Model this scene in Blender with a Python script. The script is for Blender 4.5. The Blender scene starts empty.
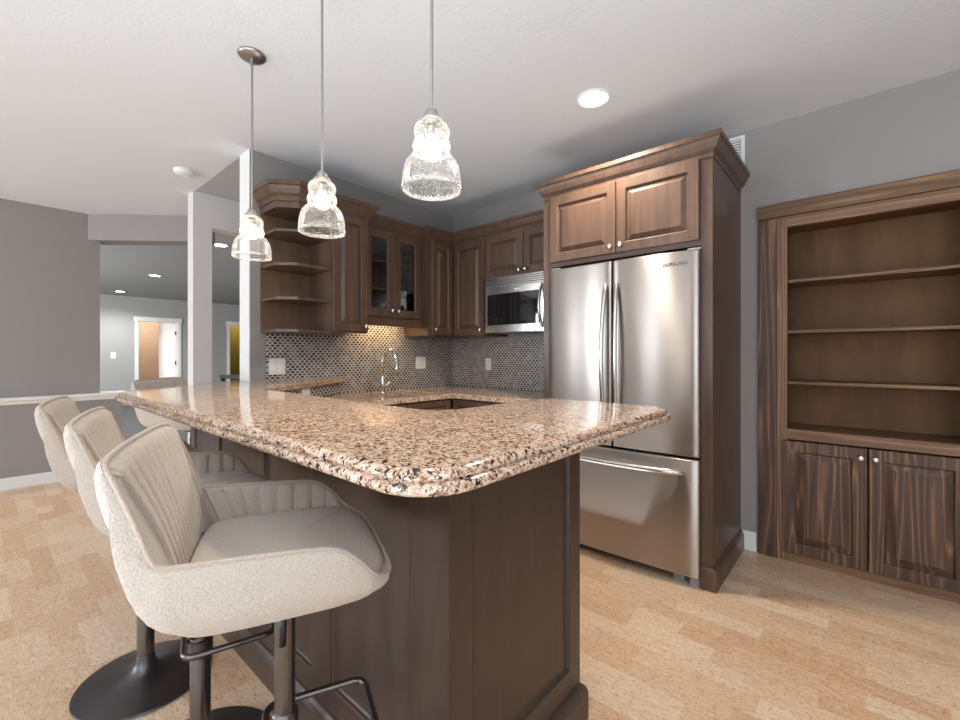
import bpy, bmesh, math, random
from mathutils import Vector, Matrix
random.seed(7)
SC = bpy.context.scene
COL = SC.collection
PI = math.pi

# ------------------------------------------------------------------ camera, world, exposure, window light, added fill lamps
cam_d = bpy.data.cameras.new('camera'); cam = bpy.data.objects.new('camera', cam_d); COL.objects.link(cam)
cam.location = (0, 0, 1.275)
cam.rotation_euler = (PI / 2, 0, math.asin(.6601))
cam_d.sensor_width = 36; cam_d.lens = 439 / 960 * 36; cam_d.shift_y = -5.5 / 960
cam_d.clip_start = .05
SC.camera = cam
w = bpy.data.worlds.new('world'); SC.world = w; w.use_nodes = True
w.node_tree.nodes['Background'].inputs[0].default_value = (.75, .85, 1, 1)
w.node_tree.nodes['Background'].inputs[1].default_value = 1.0
vs = SC.view_settings
vs.view_transform = 'Standard'; vs.look = 'None'; vs.gamma = 1; vs.use_curve_mapping = False
vs.exposure = 0.36
SC.cycles.use_denoising = True
SC.cycles.max_bounces = 10
SC.cycles.diffuse_bounces = 6
SC.cycles.transparent_max_bounces = 16
SC.cycles.sample_clamp_indirect = 6
SC.cycles.caustics_reflective = False
SC.cycles.caustics_refractive = False

def area(name, loc, rot, sx, sy, power, color, spread=PI):
    l = bpy.data.lights.new(name, 'AREA'); l.shape = 'RECTANGLE'; l.size = sx; l.size_y = sy
    l.energy = power; l.color = color; l.spread = spread
    o = bpy.data.objects.new(name, l); COL.objects.link(o); o.location = loc; o.rotation_euler = rot
    return o
RW_Y, RW_X = -4.2, 3.6          # the walls behind and to the right of the camera, which hold the windows
REAR_WINDOWS = [(-6.0, -5.78), (-5.15, -4.75), (-4.05, -3.85), (-3.2, -2.65), (-2.1, -1.9), (-.9, .5), (1.2, 2.6)]  # unseen; widths and spacing shaped to give streaks on the refrigerator
WZ0, WZ1 = .35, 2.4
for x0, x1 in REAR_WINDOWS:
    area('daylight', ((x0 + x1) / 2, RW_Y - .02, (WZ0 + WZ1) / 2), (PI / 2, 0, 0), x1 - x0, WZ1 - WZ0, (27 if x0 > -1 else 50 if x0 > -2.5 else 62 if x0 > -4.5 else 290) * (x1 - x0), (.80, .90, 1))
area('daylight', (RW_X + .02, -1.2, 1.45), (PI / 2, 0, PI / 2), 2.6, 1.9, 22, (.80, .90, 1))
area('ceiling_fill', (.7, -1.5, .5), (PI, 0, 0), 3.6, 2.4, 140, (.70, .86, 1), math.radians(158))  # unseen uplight added to brighten the ceiling
area('kitchen_fill', (-1.75, 2.0, .25), (PI, 0, 0), 1.5, 1.0, 5.0, (.86, .94, 1), math.radians(140))  # unseen uplight added behind the bar to lift the kitchen ceiling
area('far_room_fill', (-9.5, -2.9, 1.5), (PI / 2, 0, 0), 3.0, 2.0, 420, (1, .99, .97))  # unseen area lamp added to brighten the far room

# ------------------------------------------------------------------ materials
def nt(name):
    m = bpy.data.materials.new(name); m.use_nodes = True
    t = m.node_tree; b = t.nodes['Principled BSDF']
    return m, t, b
def N(t, kind, **kw):
    n = t.nodes.new(kind)
    for k, v in kw.items(): setattr(n, k, v)
    return n
def setin(n, **kw):
    for k, v in kw.items(): n.inputs[k.replace('_', ' ')].default_value = v
def c4(c): return (c[0], c[1], c[2], 1)
def srgb(r, g, b):
    f = lambda v: (v / 255 / 12.92) if v / 255 <= .04045 else ((v / 255 + .055) / 1.055) ** 2.4
    return (f(r), f(g), f(b))
def plain(name, col, rough=.6, metal=0, bump=0, bscale=200, spec=None):
    m, t, b = nt(name)
    setin(b, Base_Color=c4(col), Roughness=rough, Metallic=metal)
    if spec is not None: b.inputs['Specular IOR Level'].default_value = spec
    tc = N(t, 'ShaderNodeTexCoord'); nz = N(t, 'ShaderNodeTexNoise'); setin(nz, Scale=bscale, Detail=4)
    t.links.new(tc.outputs['Object'], nz.inputs['Vector'])
    if bump:
        bp = N(t, 'ShaderNodeBump'); setin(bp, Strength=bump, Distance=.004)
        t.links.new(nz.outputs['Fac'], bp.inputs['Height']); t.links.new(bp.outputs['Normal'], b.inputs['Normal'])
    else:
        mr = N(t, 'ShaderNodeMapRange'); setin(mr, To_Min=rough * .9, To_Max=min(1, rough * 1.1))
        t.links.new(nz.outputs['Fac'], mr.inputs['Value']); t.links.new(mr.outputs['Result'], b.inputs['Roughness'])
    return m
def ramp(t, stops):
    r = N(t, 'ShaderNodeValToRGB')
    e = r.color_ramp.elements
    while len(e) > 1: e.remove(e[0])
    e[0].position = stops[0][0]; e[0].color = c4(stops[0][1])
    for p, c in stops[1:]:
        x = e.new(p); x.color = c4(c)
    return r
def wood(name, dark, light, scale=(18, 18, 1.6), rough=.38, fine=.35, spec=.5):
    m, t, b = nt(name)
    tc = N(t, 'ShaderNodeTexCoord'); mp = N(t, 'ShaderNodeMapping'); mp.inputs['Scale'].default_value = scale
    oi = N(t, 'ShaderNodeObjectInfo')
    va = N(t, 'ShaderNodeVectorMath', operation='ADD')
    vm = N(t, 'ShaderNodeVectorMath', operation='SCALE'); vm.inputs['Scale'].default_value = 13
    cx = N(t, 'ShaderNodeCombineXYZ')
    t.links.new(oi.outputs['Random'], cx.inputs[0]); t.links.new(oi.outputs['Random'], cx.inputs[2])
    t.links.new(cx.outputs[0], vm.inputs[0])
    t.links.new(tc.outputs['Object'], va.inputs[0]); t.links.new(vm.outputs[0], va.inputs[1])
    t.links.new(va.outputs[0], mp.inputs['Vector'])
    n1 = N(t, 'ShaderNodeTexNoise'); setin(n1, Scale=1.0, Detail=6, Roughness=.65, Distortion=.6)
    t.links.new(mp.outputs[0], n1.inputs['Vector'])
    r = ramp(t, [(.3, dark), (.7, light)])
    t.links.new(n1.outputs['Fac'], r.inputs[0]); t.links.new(r.outputs[0], b.inputs['Base Color'])
    setin(b, Roughness=rough); b.inputs['Specular IOR Level'].default_value = spec
    bp = N(t, 'ShaderNodeBump'); setin(bp, Strength=.06, Distance=.002)
    t.links.new(n1.outputs['Fac'], bp.inputs['Height']); t.links.new(bp.outputs[0], b.inputs['Normal'])
    return m
def pine(name, dark, mid, light, axis='Z', rough=.5):
    # stained softwood: broad wavy growth rings, dark stain between pale bands
    m, t, b = nt(name)
    tc = N(t, 'ShaderNodeTexCoord'); mp = N(t, 'ShaderNodeMapping')
    mp.inputs['Scale'].default_value = {'Z': (1, 1, .055), 'X': (.055, 1, 1)}[axis]
    oi = N(t, 'ShaderNodeObjectInfo'); cx = N(t, 'ShaderNodeCombineXYZ')
    mu = N(t, 'ShaderNodeMath', operation='MULTIPLY'); mu.inputs[1].default_value = 9
    t.links.new(oi.outputs['Random'], mu.inputs[0])
    for k in range(3): t.links.new(mu.outputs[0], cx.inputs[k])
    va = N(t, 'ShaderNodeVectorMath', operation='ADD')
    t.links.new(tc.outputs['Object'], va.inputs[0]); t.links.new(cx.outputs[0], va.inputs[1])
    t.links.new(va.outputs[0], mp.inputs['Vector'])
    n0 = N(t, 'ShaderNodeTexNoise'); setin(n0, Scale=5.5, Detail=2)
    t.links.new(mp.outputs[0], n0.inputs['Vector'])
    k1 = N(t, 'ShaderNodeMath', operation='MULTIPLY'); k1.inputs[1].default_value = 13
    t.links.new(n0.outputs['Fac'], k1.inputs[0])
    fr = N(t, 'ShaderNodeMath', operation='PINGPONG'); fr.inputs[1].default_value = .5
    t.links.new(k1.outputs[0], fr.inputs[0])
    n2 = N(t, 'ShaderNodeTexNoise'); setin(n2, Scale=60, Detail=4)
    t.links.new(mp.outputs[0], n2.inputs['Vector'])
    ad = N(t, 'ShaderNodeMath', operation='MULTIPLY_ADD'); ad.inputs[1].default_value = .35
    t.links.new(n2.outputs['Fac'], ad.inputs[0]); t.links.new(fr.outputs[0], ad.inputs[2])
    r = ramp(t, [(.12, dark), (.40, mid), (.54, mid), (.70, light)])
    t.links.new(ad.outputs[0], r.inputs[0]); t.links.new(r.outputs[0], b.inputs['Base Color'])
    setin(b, Roughness=rough)
    return m
def granite(name):
    m, t, b = nt(name)
    tc = N(t, 'ShaderNodeTexCoord')
    n1 = N(t, 'ShaderNodeTexNoise'); setin(n1, Scale=75, Detail=9, Roughness=.72)
    t.links.new(tc.outputs['Object'], n1.inputs['Vector'])
    r1 = ramp(t, [(.32, srgb(132, 98, 74)), (.43, srgb(194, 156, 126)), (.52, srgb(214, 182, 154)), (.64, srgb(218, 198, 176)), (.8, srgb(192, 182, 168))])
    t.links.new(n1.outputs['Fac'], r1.inputs[0])
    def flecks(base, scale, lo, hi, col, chan, nscale):
        nd = N(t, 'ShaderNodeTexNoise'); setin(nd, Scale=nscale, Detail=3); t.links.new(tc.outputs['Object'], nd.inputs['Vector'])
        mxv = N(t, 'ShaderNodeMixRGB'); mxv.inputs[0].default_value = .03
        t.links.new(tc.outputs['Object'], mxv.inputs[1]); t.links.new(nd.outputs['Color'], mxv.inputs[2])
        v = N(t, 'ShaderNodeTexVoronoi'); setin(v, Scale=scale, Randomness=1); t.links.new(mxv.outputs[0], v.inputs['Vector'])
        sp = N(t, 'ShaderNodeSeparateColor'); t.links.new(v.outputs['Color'], sp.inputs[0])
        rr = ramp(t, [(lo, (0, 0, 0)), (hi, (1, 1, 1))]); t.links.new(sp.outputs[chan], rr.inputs[0])
        mx = N(t, 'ShaderNodeMixRGB'); t.links.new(rr.outputs[0], mx.inputs[0]); t.links.new(base, mx.inputs[1]); mx.inputs[2].default_value = c4(col)
        return mx.outputs[0]
    c = flecks(r1.outputs[0], 240, .78, .84, srgb(218, 206, 192), 1, 50)
    c = flecks(c, 190, .72, .78, srgb(136, 98, 72), 2, 70)
    c = flecks(c, 150, .865, .88, srgb(50, 42, 38), 0, 60)
    t.links.new(c, b.inputs['Base Color'])
    setin(b, Roughness=.09)
    return m
def mosaic(name, horiz):
    # staggered small round glazed tiles in pale grout
    m, t, b = nt(name)
    tc = N(t, 'ShaderNodeTexCoord'); sx = N(t, 'ShaderNodeSeparateXYZ'); t.links.new(tc.outputs['Object'], sx.inputs[0])
    cb = N(t, 'ShaderNodeCombineXYZ')
    a = N(t, 'ShaderNodeMath', operation='DIVIDE'); a.inputs[1].default_value = .038
    c = N(t, 'ShaderNodeMath', operation='DIVIDE'); c.inputs[1].default_value = .040
    t.links.new(sx.outputs[horiz], a.inputs[0]); t.links.new(sx.outputs['Z'], c.inputs[0])
    t.links.new(a.outputs[0], cb.inputs[0]); t.links.new(c.outputs[0], cb.inputs[1])
    ds, ids = [], []
    for off in (0, .5):
        ad = N(t, 'ShaderNodeVectorMath', operation='ADD'); ad.inputs[1].default_value = (off + 100, off + 100, 0)
        t.links.new(cb.outputs[0], ad.inputs[0])
        fl = N(t, 'ShaderNodeVectorMath', operation='FLOOR'); t.links.new(ad.outputs[0], fl.inputs[0])
        fr = N(t, 'ShaderNodeVectorMath', operation='FRACTION'); t.links.new(ad.outputs[0], fr.inputs[0])
        sb = N(t, 'ShaderNodeVectorMath', operation='SUBTRACT'); sb.inputs[1].default_value = (.5, .5, 0); t.links.new(fr.outputs[0], sb.inputs[0])
        sc = N(t, 'ShaderNodeVectorMath', operation='MULTIPLY'); sc.inputs[1].default_value = (.72, 1.2, 0); t.links.new(sb.outputs[0], sc.inputs[0])
        ln = N(t, 'ShaderNodeVectorMath', operation='LENGTH'); t.links.new(sc.outputs[0], ln.inputs[0])
        ds.append(ln.outputs['Value']); ids.append(fl.outputs[0])
    mn = N(t, 'ShaderNodeMath', operation='MINIMUM'); t.links.new(ds[0], mn.inputs[0]); t.links.new(ds[1], mn.inputs[1])
    wn = N(t, 'ShaderNodeTexNoise'); setin(wn, Scale=22, Detail=1); t.links.new(tc.outputs['Object'], wn.inputs['Vector'])
    rt = ramp(t, [(.35, srgb(66, 61, 62)), (.55, srgb(98, 93, 93)), (.7, srgb(132, 127, 126))]); t.links.new(wn.outputs['Fac'], rt.inputs[0])
    mk = ramp(t, [(.27, (0, 0, 0)), (.31, (1, 1, 1))]); t.links.new(mn.outputs[0], mk.inputs[0])
    mx = N(t, 'ShaderNodeMixRGB'); t.links.new(mk.outputs[0], mx.inputs[0]); t.links.new(rt.outputs[0], mx.inputs[1])
    mx.inputs[2].default_value = c4(srgb(202, 195, 188))
    t.links.new(mx.outputs[0], b.inputs['Base Color'])
    rr = N(t, 'ShaderNodeMapRange'); setin(rr, To_Min=.15, To_Max=.8); t.links.new(mk.outputs[0], rr.inputs[0]); t.links.new(rr.outputs[0], b.inputs['Roughness'])
    bp = N(t, 'ShaderNodeBump', invert=True); setin(bp, Strength=.6, Distance=.003); t.links.new(mn.outputs[0], bp.inputs['Height']); t.links.new(bp.outputs[0], b.inputs['Normal'])
    return m
def cork(name):
    m, t, b = nt(name)
    tc = N(t, 'ShaderNodeTexCoord')
    br = N(t, 'ShaderNodeTexBrick'); br.offset = .37; br.offset_frequency = 2; br.squash = .6; br.squash_frequency = 3
    setin(br, Scale=1, Mortar_Size=.0006, Bias=-.1, Brick_Width=.36, Row_Height=.10)
    br.inputs['Color1'].default_value = (0, 0, 0, 1); br.inputs['Color2'].default_value = (1, 1, 1, 1); br.inputs['Mortar'].default_value = (.3, .3, .3, 1)
    t.links.new(tc.outputs['Object'], br.inputs['Vector'])
    n1 = N(t, 'ShaderNodeTexNoise'); setin(n1, Scale=30, Detail=9, Roughness=.8)
    mp = N(t, 'ShaderNodeMapping'); mp.inputs['Scale'].default_value = (.7, 1.5, 1); t.links.new(tc.outputs['Object'], mp.inputs['Vector'])
    t.links.new(mp.outputs[0], n1.inputs['Vector'])
    ad = N(t, 'ShaderNodeMixRGB'); ad.inputs[0].default_value = .78
    t.links.new(br.outputs['Color'], ad.inputs[1]); t.links.new(n1.outputs['Fac'], ad.inputs[2])
    r = ramp(t, [(.22, srgb(184, 136, 98)), (.42, srgb(218, 180, 144)), (.58, srgb(232, 204, 174)), (.80, srgb(244, 226, 204))])
    t.links.new(ad.outputs[0], r.inputs[0])
    n2 = N(t, 'ShaderNodeTexNoise'); setin(n2, Scale=85, Detail=5, Roughness=.7); t.links.new(mp.outputs[0], n2.inputs['Vector'])
    r2 = ramp(t, [(.36, (1, 1, 1)), (.46, (0, 0, 0))]); t.links.new(n2.outputs['Fac'], r2.inputs[0])
    mx = N(t, 'ShaderNodeMixRGB'); mx.inputs[2].default_value = c4(srgb(140, 92, 60))
    ml = N(t, 'ShaderNodeMath', operation='MULTIPLY'); ml.inputs[1].default_value = .7
    t.links.new(r2.outputs[0], ml.inputs[0]); t.links.new(ml.outputs[0], mx.inputs[0]); t.links.new(r.outputs[0], mx.inputs[1])
    t.links.new(mx.outputs[0], b.inputs['Base Color']); setin(b, Roughness=.33)
    return m
def steel(name, col=(.41, .362, .325), rough=.285, aniso=1.0):
    m, t, b = nt(name)
    setin(b, Base_Color=c4(col), Metallic=1, Roughness=rough, Anisotropic=aniso, Anisotropic_Rotation=0)
    cb = N(t, 'ShaderNodeCombineXYZ'); cb.inputs[2].default_value = 1
    t.links.new(cb.outputs[0], b.inputs['Tangent'])
    return m
def fabric(name, col):
    m, t, b = nt(name)
    tc = N(t, 'ShaderNodeTexCoord')
    v = N(t, 'ShaderNodeTexVoronoi'); setin(v, Scale=260); t.links.new(tc.outputs['Object'], v.inputs['Vector'])
    n = N(t, 'ShaderNodeTexNoise'); setin(n, Scale=320, Detail=3); t.links.new(tc.outputs['Object'], n.inputs['Vector'])
    r = ramp(t, [(.35, tuple(x * .84 for x in col)), (.6, col)]); t.links.new(n.outputs['Fac'], r.inputs[0]); t.links.new(r.outputs[0], b.inputs['Base Color'])
    bp = N(t, 'ShaderNodeBump', invert=True); setin(bp, Strength=.5, Distance=.002); t.links.new(v.outputs['Distance'], bp.inputs['Height']); t.links.new(bp.outputs[0], b.inputs['Normal'])
    setin(b, Roughness=.95); b.inputs['Specular IOR Level'].default_value = .15
    try: setin(b, Sheen_Weight=.25)
    except Exception: pass
    return m
def emit(name, col, s):
    m, t, b = nt(name); t.nodes.remove(b); e = N(t, 'ShaderNodeEmission'); e.inputs[0].default_value = c4(col); e.inputs[1].default_value = s
    t.links.new(e.outputs[0], t.nodes['Material Output'].inputs[0]); return m
def thin_glass(name, tint=(1, 1, 1), seeds=0, ior=1.5):
    m, t, b = nt(name); t.nodes.remove(b)
    tr = N(t, 'ShaderNodeBsdfTransparent'); tr.inputs[0].default_value = c4(tint)
    gl = N(t, 'ShaderNodeBsdfGlossy'); gl.inputs['Roughness'].default_value = .03
    f = N(t, 'ShaderNodeFresnel'); f.inputs[0].default_value = ior
    mx = N(t, 'ShaderNodeMixShader'); t.links.new(f.outputs[0], mx.inputs[0]); t.links.new(tr.outputs[0], mx.inputs[1]); t.links.new(gl.outputs[0], mx.inputs[2])
    out = mx
    if seeds:
        tc = N(t, 'ShaderNodeTexCoord'); v = N(t, 'ShaderNodeTexVoronoi'); setin(v, Scale=230); t.links.new(tc.outputs['Object'], v.inputs['Vector'])
        r = ramp(t, [(.20, (.95, .95, .95)), (.42, (.09, .09, .09))]); t.links.new(v.outputs['Distance'], r.inputs[0])
        lw = N(t, 'ShaderNodeLayerWeight'); lw.inputs[0].default_value = .35
        pw = N(t, 'ShaderNodeMath', operation='POWER'); pw.inputs[1].default_value = 2.5; t.links.new(lw.outputs['Facing'], pw.inputs[0])
        mxx = N(t, 'ShaderNodeMath', operation='MAXIMUM'); t.links.new(r.outputs[0], mxx.inputs[0]); t.links.new(pw.outputs[0], mxx.inputs[1])
        ml = N(t, 'ShaderNodeMath', operation='MULTIPLY'); ml.inputs[1].default_value = seeds; t.links.new(mxx.outputs[0], ml.inputs[0])
        df = N(t, 'ShaderNodeBsdfTranslucent'); df.inputs[0].default_value = (.95, .93, .9, 1)
        d2 = N(t, 'ShaderNodeBsdfDiffuse'); d2.inputs[0].default_value = (.95, .93, .9, 1)
        m1 = N(t, 'ShaderNodeMixShader'); m1.inputs[0].default_value = .5; t.links.new(df.outputs[0], m1.inputs[1]); t.links.new(d2.outputs[0], m1.inputs[2])
        m2 = N(t, 'ShaderNodeMixShader'); t.links.new(ml.outputs[0], m2.inputs[0]); t.links.new(mx.outputs[0], m2.inputs[1]); t.links.new(m1.outputs[0], m2.inputs[2])
        out = m2
    t.links.new(out.outputs[0], t.nodes['Material Output'].inputs[0]); return m

M = {}
M['wall'] = plain('wall_paint', srgb(149, 144, 141), .75, bump=.05, bscale=120)
M['wall_cool'] = plain('wall_paint_far', srgb(163, 164, 164), .75, bump=.05, bscale=120)
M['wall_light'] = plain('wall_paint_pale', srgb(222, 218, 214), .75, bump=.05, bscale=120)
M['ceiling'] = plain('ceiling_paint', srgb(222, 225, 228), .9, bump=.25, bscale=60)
M['ceil_hall'] = plain('hall_ceiling_shaded', srgb(176, 178, 180), .9, bump=.2, bscale=60)  # the hall ceiling's shade is put into this darker grey
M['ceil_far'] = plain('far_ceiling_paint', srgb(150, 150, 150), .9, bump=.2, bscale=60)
M['white'] = plain('white_trim', srgb(232, 232, 230), .4)
M['plastic'] = plain('white_plastic', srgb(236, 234, 230), .35)
M['floor'] = cork('cork_floor')
M['carpet'] = plain('grey_carpet', srgb(92, 94, 96), .95, bump=.8, bscale=300)
M['peach'] = plain('peach_paint', srgb(236, 206, 180), .8, bump=.05)
M['olive'] = plain('olive_paint', srgb(120, 100, 6), .8, bump=.05)
M['cab'] = wood('stained_maple', srgb(72, 53, 42), srgb(102, 78, 62), rough=.34, spec=.5)
M['cab_in'] = wood('stained_maple_interior', srgb(100, 77, 60), srgb(126, 98, 76))
M['barwood'] = wood('stained_maple_bar', srgb(60, 46, 38), srgb(78, 61, 51))
M['pine'] = pine('stained_pine', srgb(60, 41, 31), srgb(88, 63, 48), srgb(140, 105, 76))
M['pine_h'] = pine('stained_pine_horizontal', srgb(80, 55, 34), srgb(110, 80, 51), srgb(152, 116, 78), 'X')
M['pine_edge'] = pine('pale_pine', srgb(104, 75, 54), srgb(130, 96, 70), srgb(164, 128, 97))
M['pine_edge_h'] = pine('pale_pine_horizontal', srgb(104, 75, 54), srgb(130, 96, 70), srgb(164, 128, 97), 'X')
M['ply'] = wood('stained_plywood', srgb(98, 69, 45), srgb(126, 92, 62), (5, 5, 1.2), .55, spec=.2)
M['granite'] = granite('granite')
M['tile_y'] = mosaic('mosaic_tile_y', 'Y'); M['tile_x'] = mosaic('mosaic_tile_x', 'X')
M['steel'] = steel('brushed_steel')
M['steel_h'] = plain('polished_steel', (.62, .58, .54), .24, 1)
M['chrome'] = plain('chrome', (.85, .85, .86), .06, 1)
M['nickel'] = plain('brushed_nickel', (.40, .38, .36), .34, 1)
M['knob'] = plain('knob_nickel', (.80, .76, .70), .2, 1)
M['black'] = plain('black_plastic', (.012, .012, .013), .35)
M['blackglass'] = plain('black_glass', (.010, .009, .009), .04)
M['gun'] = plain('gunmetal', (.115, .105, .11), .33, .9)
M['gunpost'] = plain('gunmetal_post', (.17, .155, .15), .25, .95)
M['fabric'] = fabric('woven_fabric', srgb(198, 185, 172))
M['pipe'] = fabric('woven_piping', srgb(192, 174, 158))
M['glass'] = thin_glass('seeded_glass', seeds=.6, ior=1.28)
M['rim'] = thin_glass('glass_rim', seeds=1.3)  # light caught by the glass edge is put in as whiter glass
M['pane'] = thin_glass('pane_glass', (.93, .95, .95))
M['bulb'] = emit('lit_bulb', (1, .88, .72), 20)
M['can'] = emit('lit_downlight', (1, .95, .88), 30)
M['canfar'] = emit('lit_downlight_far', (1, .98, .95), 22)
M['strip'] = emit('lit_strip', (1, .72, .36), 26)
M['dark'] = plain('dark_void', (.01, .01, .01), .8)
M['grey'] = plain('grey_plastic', (.25, .25, .26), .4)
M['logo'] = plain('grey_lettering', (.03, .03, .033), .5)

# ------------------------------------------------------------------ builders
class MB:
    def __init__(s): s.bm = bmesh.new()
    def box(s, x0, x1, y0, y1, z0, z1, bev=0):
        r = bmesh.ops.create_cube(s.bm, size=1)['verts']
        for v in r: v.co = Vector(((x0 + x1) / 2 + v.co.x * (x1 - x0), (y0 + y1) / 2 + v.co.y * (y1 - y0), (z0 + z1) / 2 + v.co.z * (z1 - z0)))
        if bev:
            es = list({e for v in r for e in v.link_edges})
            bmesh.ops.bevel(s.bm, geom=es, offset=bev, segments=2, affect='EDGES', profile=.5)
        return s
    def grid(s, rows, close_u=False, cap0=False, cap1=False):
        vr = [[s.bm.verts.new(p) for p in r] for r in rows]
        n = len(rows[0])
        for a, b in zip(vr, vr[1:]):
            for i in range(n if close_u else n - 1):
                j = (i + 1) % n
                try: s.bm.faces.new((a[i], a[j], b[j], b[i]))
                except ValueError: pass
        if cap0: s.bm.faces.new(list(reversed(vr[0])))
        if cap1: s.bm.faces.new(vr[-1])
        return s
    def lathe(s, prof, c=(0, 0, 0), n=32, axis='Z'):
        rows = []
        for r, z in prof:
            row = []
            for i in range(n):
                a = 2 * PI * i / n; p = (max(r, 1e-5) * math.cos(a), max(r, 1e-5) * math.sin(a), z)
                if axis == 'Y': p = (p[0], -p[2], p[1])
                if axis == 'X': p = (p[2], p[0], p[1])
                row.append((p[0] + c[0], p[1] + c[1], p[2] + c[2]))
            rows.append(row)
        return s.grid(rows, True, prof[0][0] > 1e-4 and False, False)
    def cyl(s, c, r, z0, z1, n=24):
        return s.lathe([(0, z0), (r, z0), (r, z1), (0, z1)], c, n)
    def tube(s, pts, r, n=10, closed=False, caps=True):
        pts = [Vector(p) for p in pts]; m = len(pts); rows = []
        up = None
        for i, p in enumerate(pts):
            a = pts[(i - 1) % m] if (closed or i > 0) else p
            b = pts[(i + 1) % m] if (closed or i < m - 1) else p
            d = (b - a).normalized()
            if up is None: up = Vector((0, 0, 1)) if abs(d.z) < .9 else Vector((1, 0, 0))
            u = (up - d * up.dot(d)).normalized(); v = d.cross(u); up = u
            rr = r[i] if isinstance(r, (list, tuple)) else r
            rows.append([p + (u * math.cos(2 * PI * k / n) + v * math.sin(2 * PI * k / n)) * rr for k in range(n)])
        if closed: rows.append(rows[0])
        s.grid(rows, True, caps and not closed, caps and not closed)
        if closed: bmesh.ops.remove_doubles(s.bm, verts=s.bm.verts, dist=1e-6)
        return s
    def slab(s, outline, prof):
        # outline: CCW plan polygon; prof: list of (inset, z) from bottom to top
        n = len(outline); P = [Vector(p) for p in outline]; nr = []
        for i in range(n):
            e0 = (P[i] - P[i - 1]).normalized(); e1 = (P[(i + 1) % n] - P[i]).normalized()
            n0 = Vector((-e0.y, e0.x)); n1 = Vector((-e1.y, e1.x)); b = (n0 + n1); b = b / max(.3, b.dot(n0)) if b.length > 1e-6 else n0
            nr.append(b)
        rows = [[(P[i].x + nr[i].x * d, P[i].y + nr[i].y * d, z) for i in range(n)] for d, z in prof]
        return s.grid(rows, True, True, True)
    def sweep(s, path, prof, closed_prof=True):
        # path: plan polyline, moulding on the right-hand side; prof: (out, z)
        P = [Vector(p) for p in path]; m = len(P); rows = []
        for i in range(m):
            e0 = (P[i] - P[i - 1]).normalized() if i else (P[1] - P[0]).normalized()
            e1 = (P[i + 1] - P[i]).normalized() if i < m - 1 else e0
            n0 = Vector((e0.y, -e0.x)); n1 = Vector((e1.y, -e1.x)); b = n0 + n1; b = b / b.dot(n0)
            rows.append([(P[i].x + b.x * o, P[i].y + b.y * o, z) for o, z in prof])
        return s.grid(rows, True, True, True)
    def panel(s, x0, x1, z0, z1, yf, stile=.055, t=.02, groove=.015, raise_w=.026, glass=False, lift=.001):
        # frame-and-raised-panel leaf facing -y; yf is the front plane
        def ring(i, y): return [(x0 + i, y, z0 + i), (x1 - i, y, z0 + i), (x1 - i, y, z1 - i), (x0 + i, y, z1 - i)]
        loops = [ring(0, yf + t), ring(0, yf + .003), ring(.003, yf), ring(stile, yf), ring(stile + .004, yf + .003), ring(stile + .009, yf + groove)]
        if glass:
            loops += [ring(stile + .009, yf + t), ring(0, yf + t)]
            s.grid(loops, True)
            bmesh.ops.remove_doubles(s.bm, verts=s.bm.verts, dist=1e-6)
        else:
            loops += [ring(stile + .013, yf + groove), ring(stile + .013 + raise_w, yf + lift)]
            s.grid(loops, True, True, True)
        return s
    def build(s, name, mat, parent=None, smooth=False, loc=None, rotz=0, kind=None, angle=None):
        bmesh.ops.recalc_face_normals(s.bm, faces=s.bm.faces)
        me = bpy.data.meshes.new(name); s.bm.to_mesh(me); s.bm.free()
        me.materials.append(mat)
        if smooth:
            for p in me.polygons: p.use_smooth = True
            if angle:
                try: me.set_sharp_from_angle(angle=math.radians(angle))
                except Exception: pass
        o = bpy.data.objects.new(name, me); COL.objects.link(o)
        if parent: o.parent = parent
        if loc: o.location = loc
        o.rotation_euler.z = rotz
        if kind: o['kind'] = kind
        return o
def tag(o, label, cat, group=None):
    o['label'] = label; o['category'] = cat
    if group: o['group'] = group
    return o
def thing(name, label, cat, loc=(0, 0, 0), rotz=0, group=None):
    o = bpy.data.objects.new(name, None); COL.objects.link(o); o.empty_display_size = .1
    o.location = loc; o.rotation_euler.z = rotz
    return tag(o, label, cat, group)
def struct(name, mb, mat): return mb.build(name, mat, kind='structure')
def copy_tree(o, parent=None):
    c = o.copy(); COL.objects.link(c); c.parent = parent
    for ch in list(o.children): copy_tree(ch, c)
    return c
def arc(cx, cy, r, a0, a1, n=8): return [(cx + r * math.cos(math.radians(a0 + (a1 - a0) * i / n)), cy + r * math.sin(math.radians(a0 + (a1 - a0) * i / n))) for i in range(n + 1)]

# ------------------------------------------------------------------ setting
H = 2.74; BX = -3.30; FY = 3.315
struct('floor', MB().box(-6.25, RW_X + .1, RW_Y - .1, 4.2, -.05, 0), M['floor'])
struct('floor_carpet', MB().box(-16.5, -6.25, -3, 8, -.05, 0), M['carpet'])
struct('ceiling', MB().slab([(-6.24, RW_Y - .1), (RW_X + .1, RW_Y - .1), (RW_X + .1, FY + .2), (BX - .12, FY + .2), (BX - .12, 1.27), (-4.52, 1.27), (-5.30, 1.56), (-6.24, .74)], [(0, H), (0, H + .08)]), M['ceiling'])
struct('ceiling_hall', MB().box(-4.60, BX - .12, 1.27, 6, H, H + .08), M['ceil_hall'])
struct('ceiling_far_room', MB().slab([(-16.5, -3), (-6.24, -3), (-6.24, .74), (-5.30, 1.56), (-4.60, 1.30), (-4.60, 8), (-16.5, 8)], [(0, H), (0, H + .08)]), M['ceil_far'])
struct('wall_back', MB().box(BX - .17, BX, 1.27, FY + .2, 0, H), M['wall'])
wl = MB().box(BX - .24, -.44, FY, FY + .12, 0, H).box(.46, RW_X, FY, FY + .12, 0, H).box(-.44, .46, FY, FY + .12, 2.15, H)
struct('wall_right', wl, M['wall'])
struct('wall_left', MB().box(-6.24, -6.09, RW_Y, .835, .86, H), M['wall'])
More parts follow.
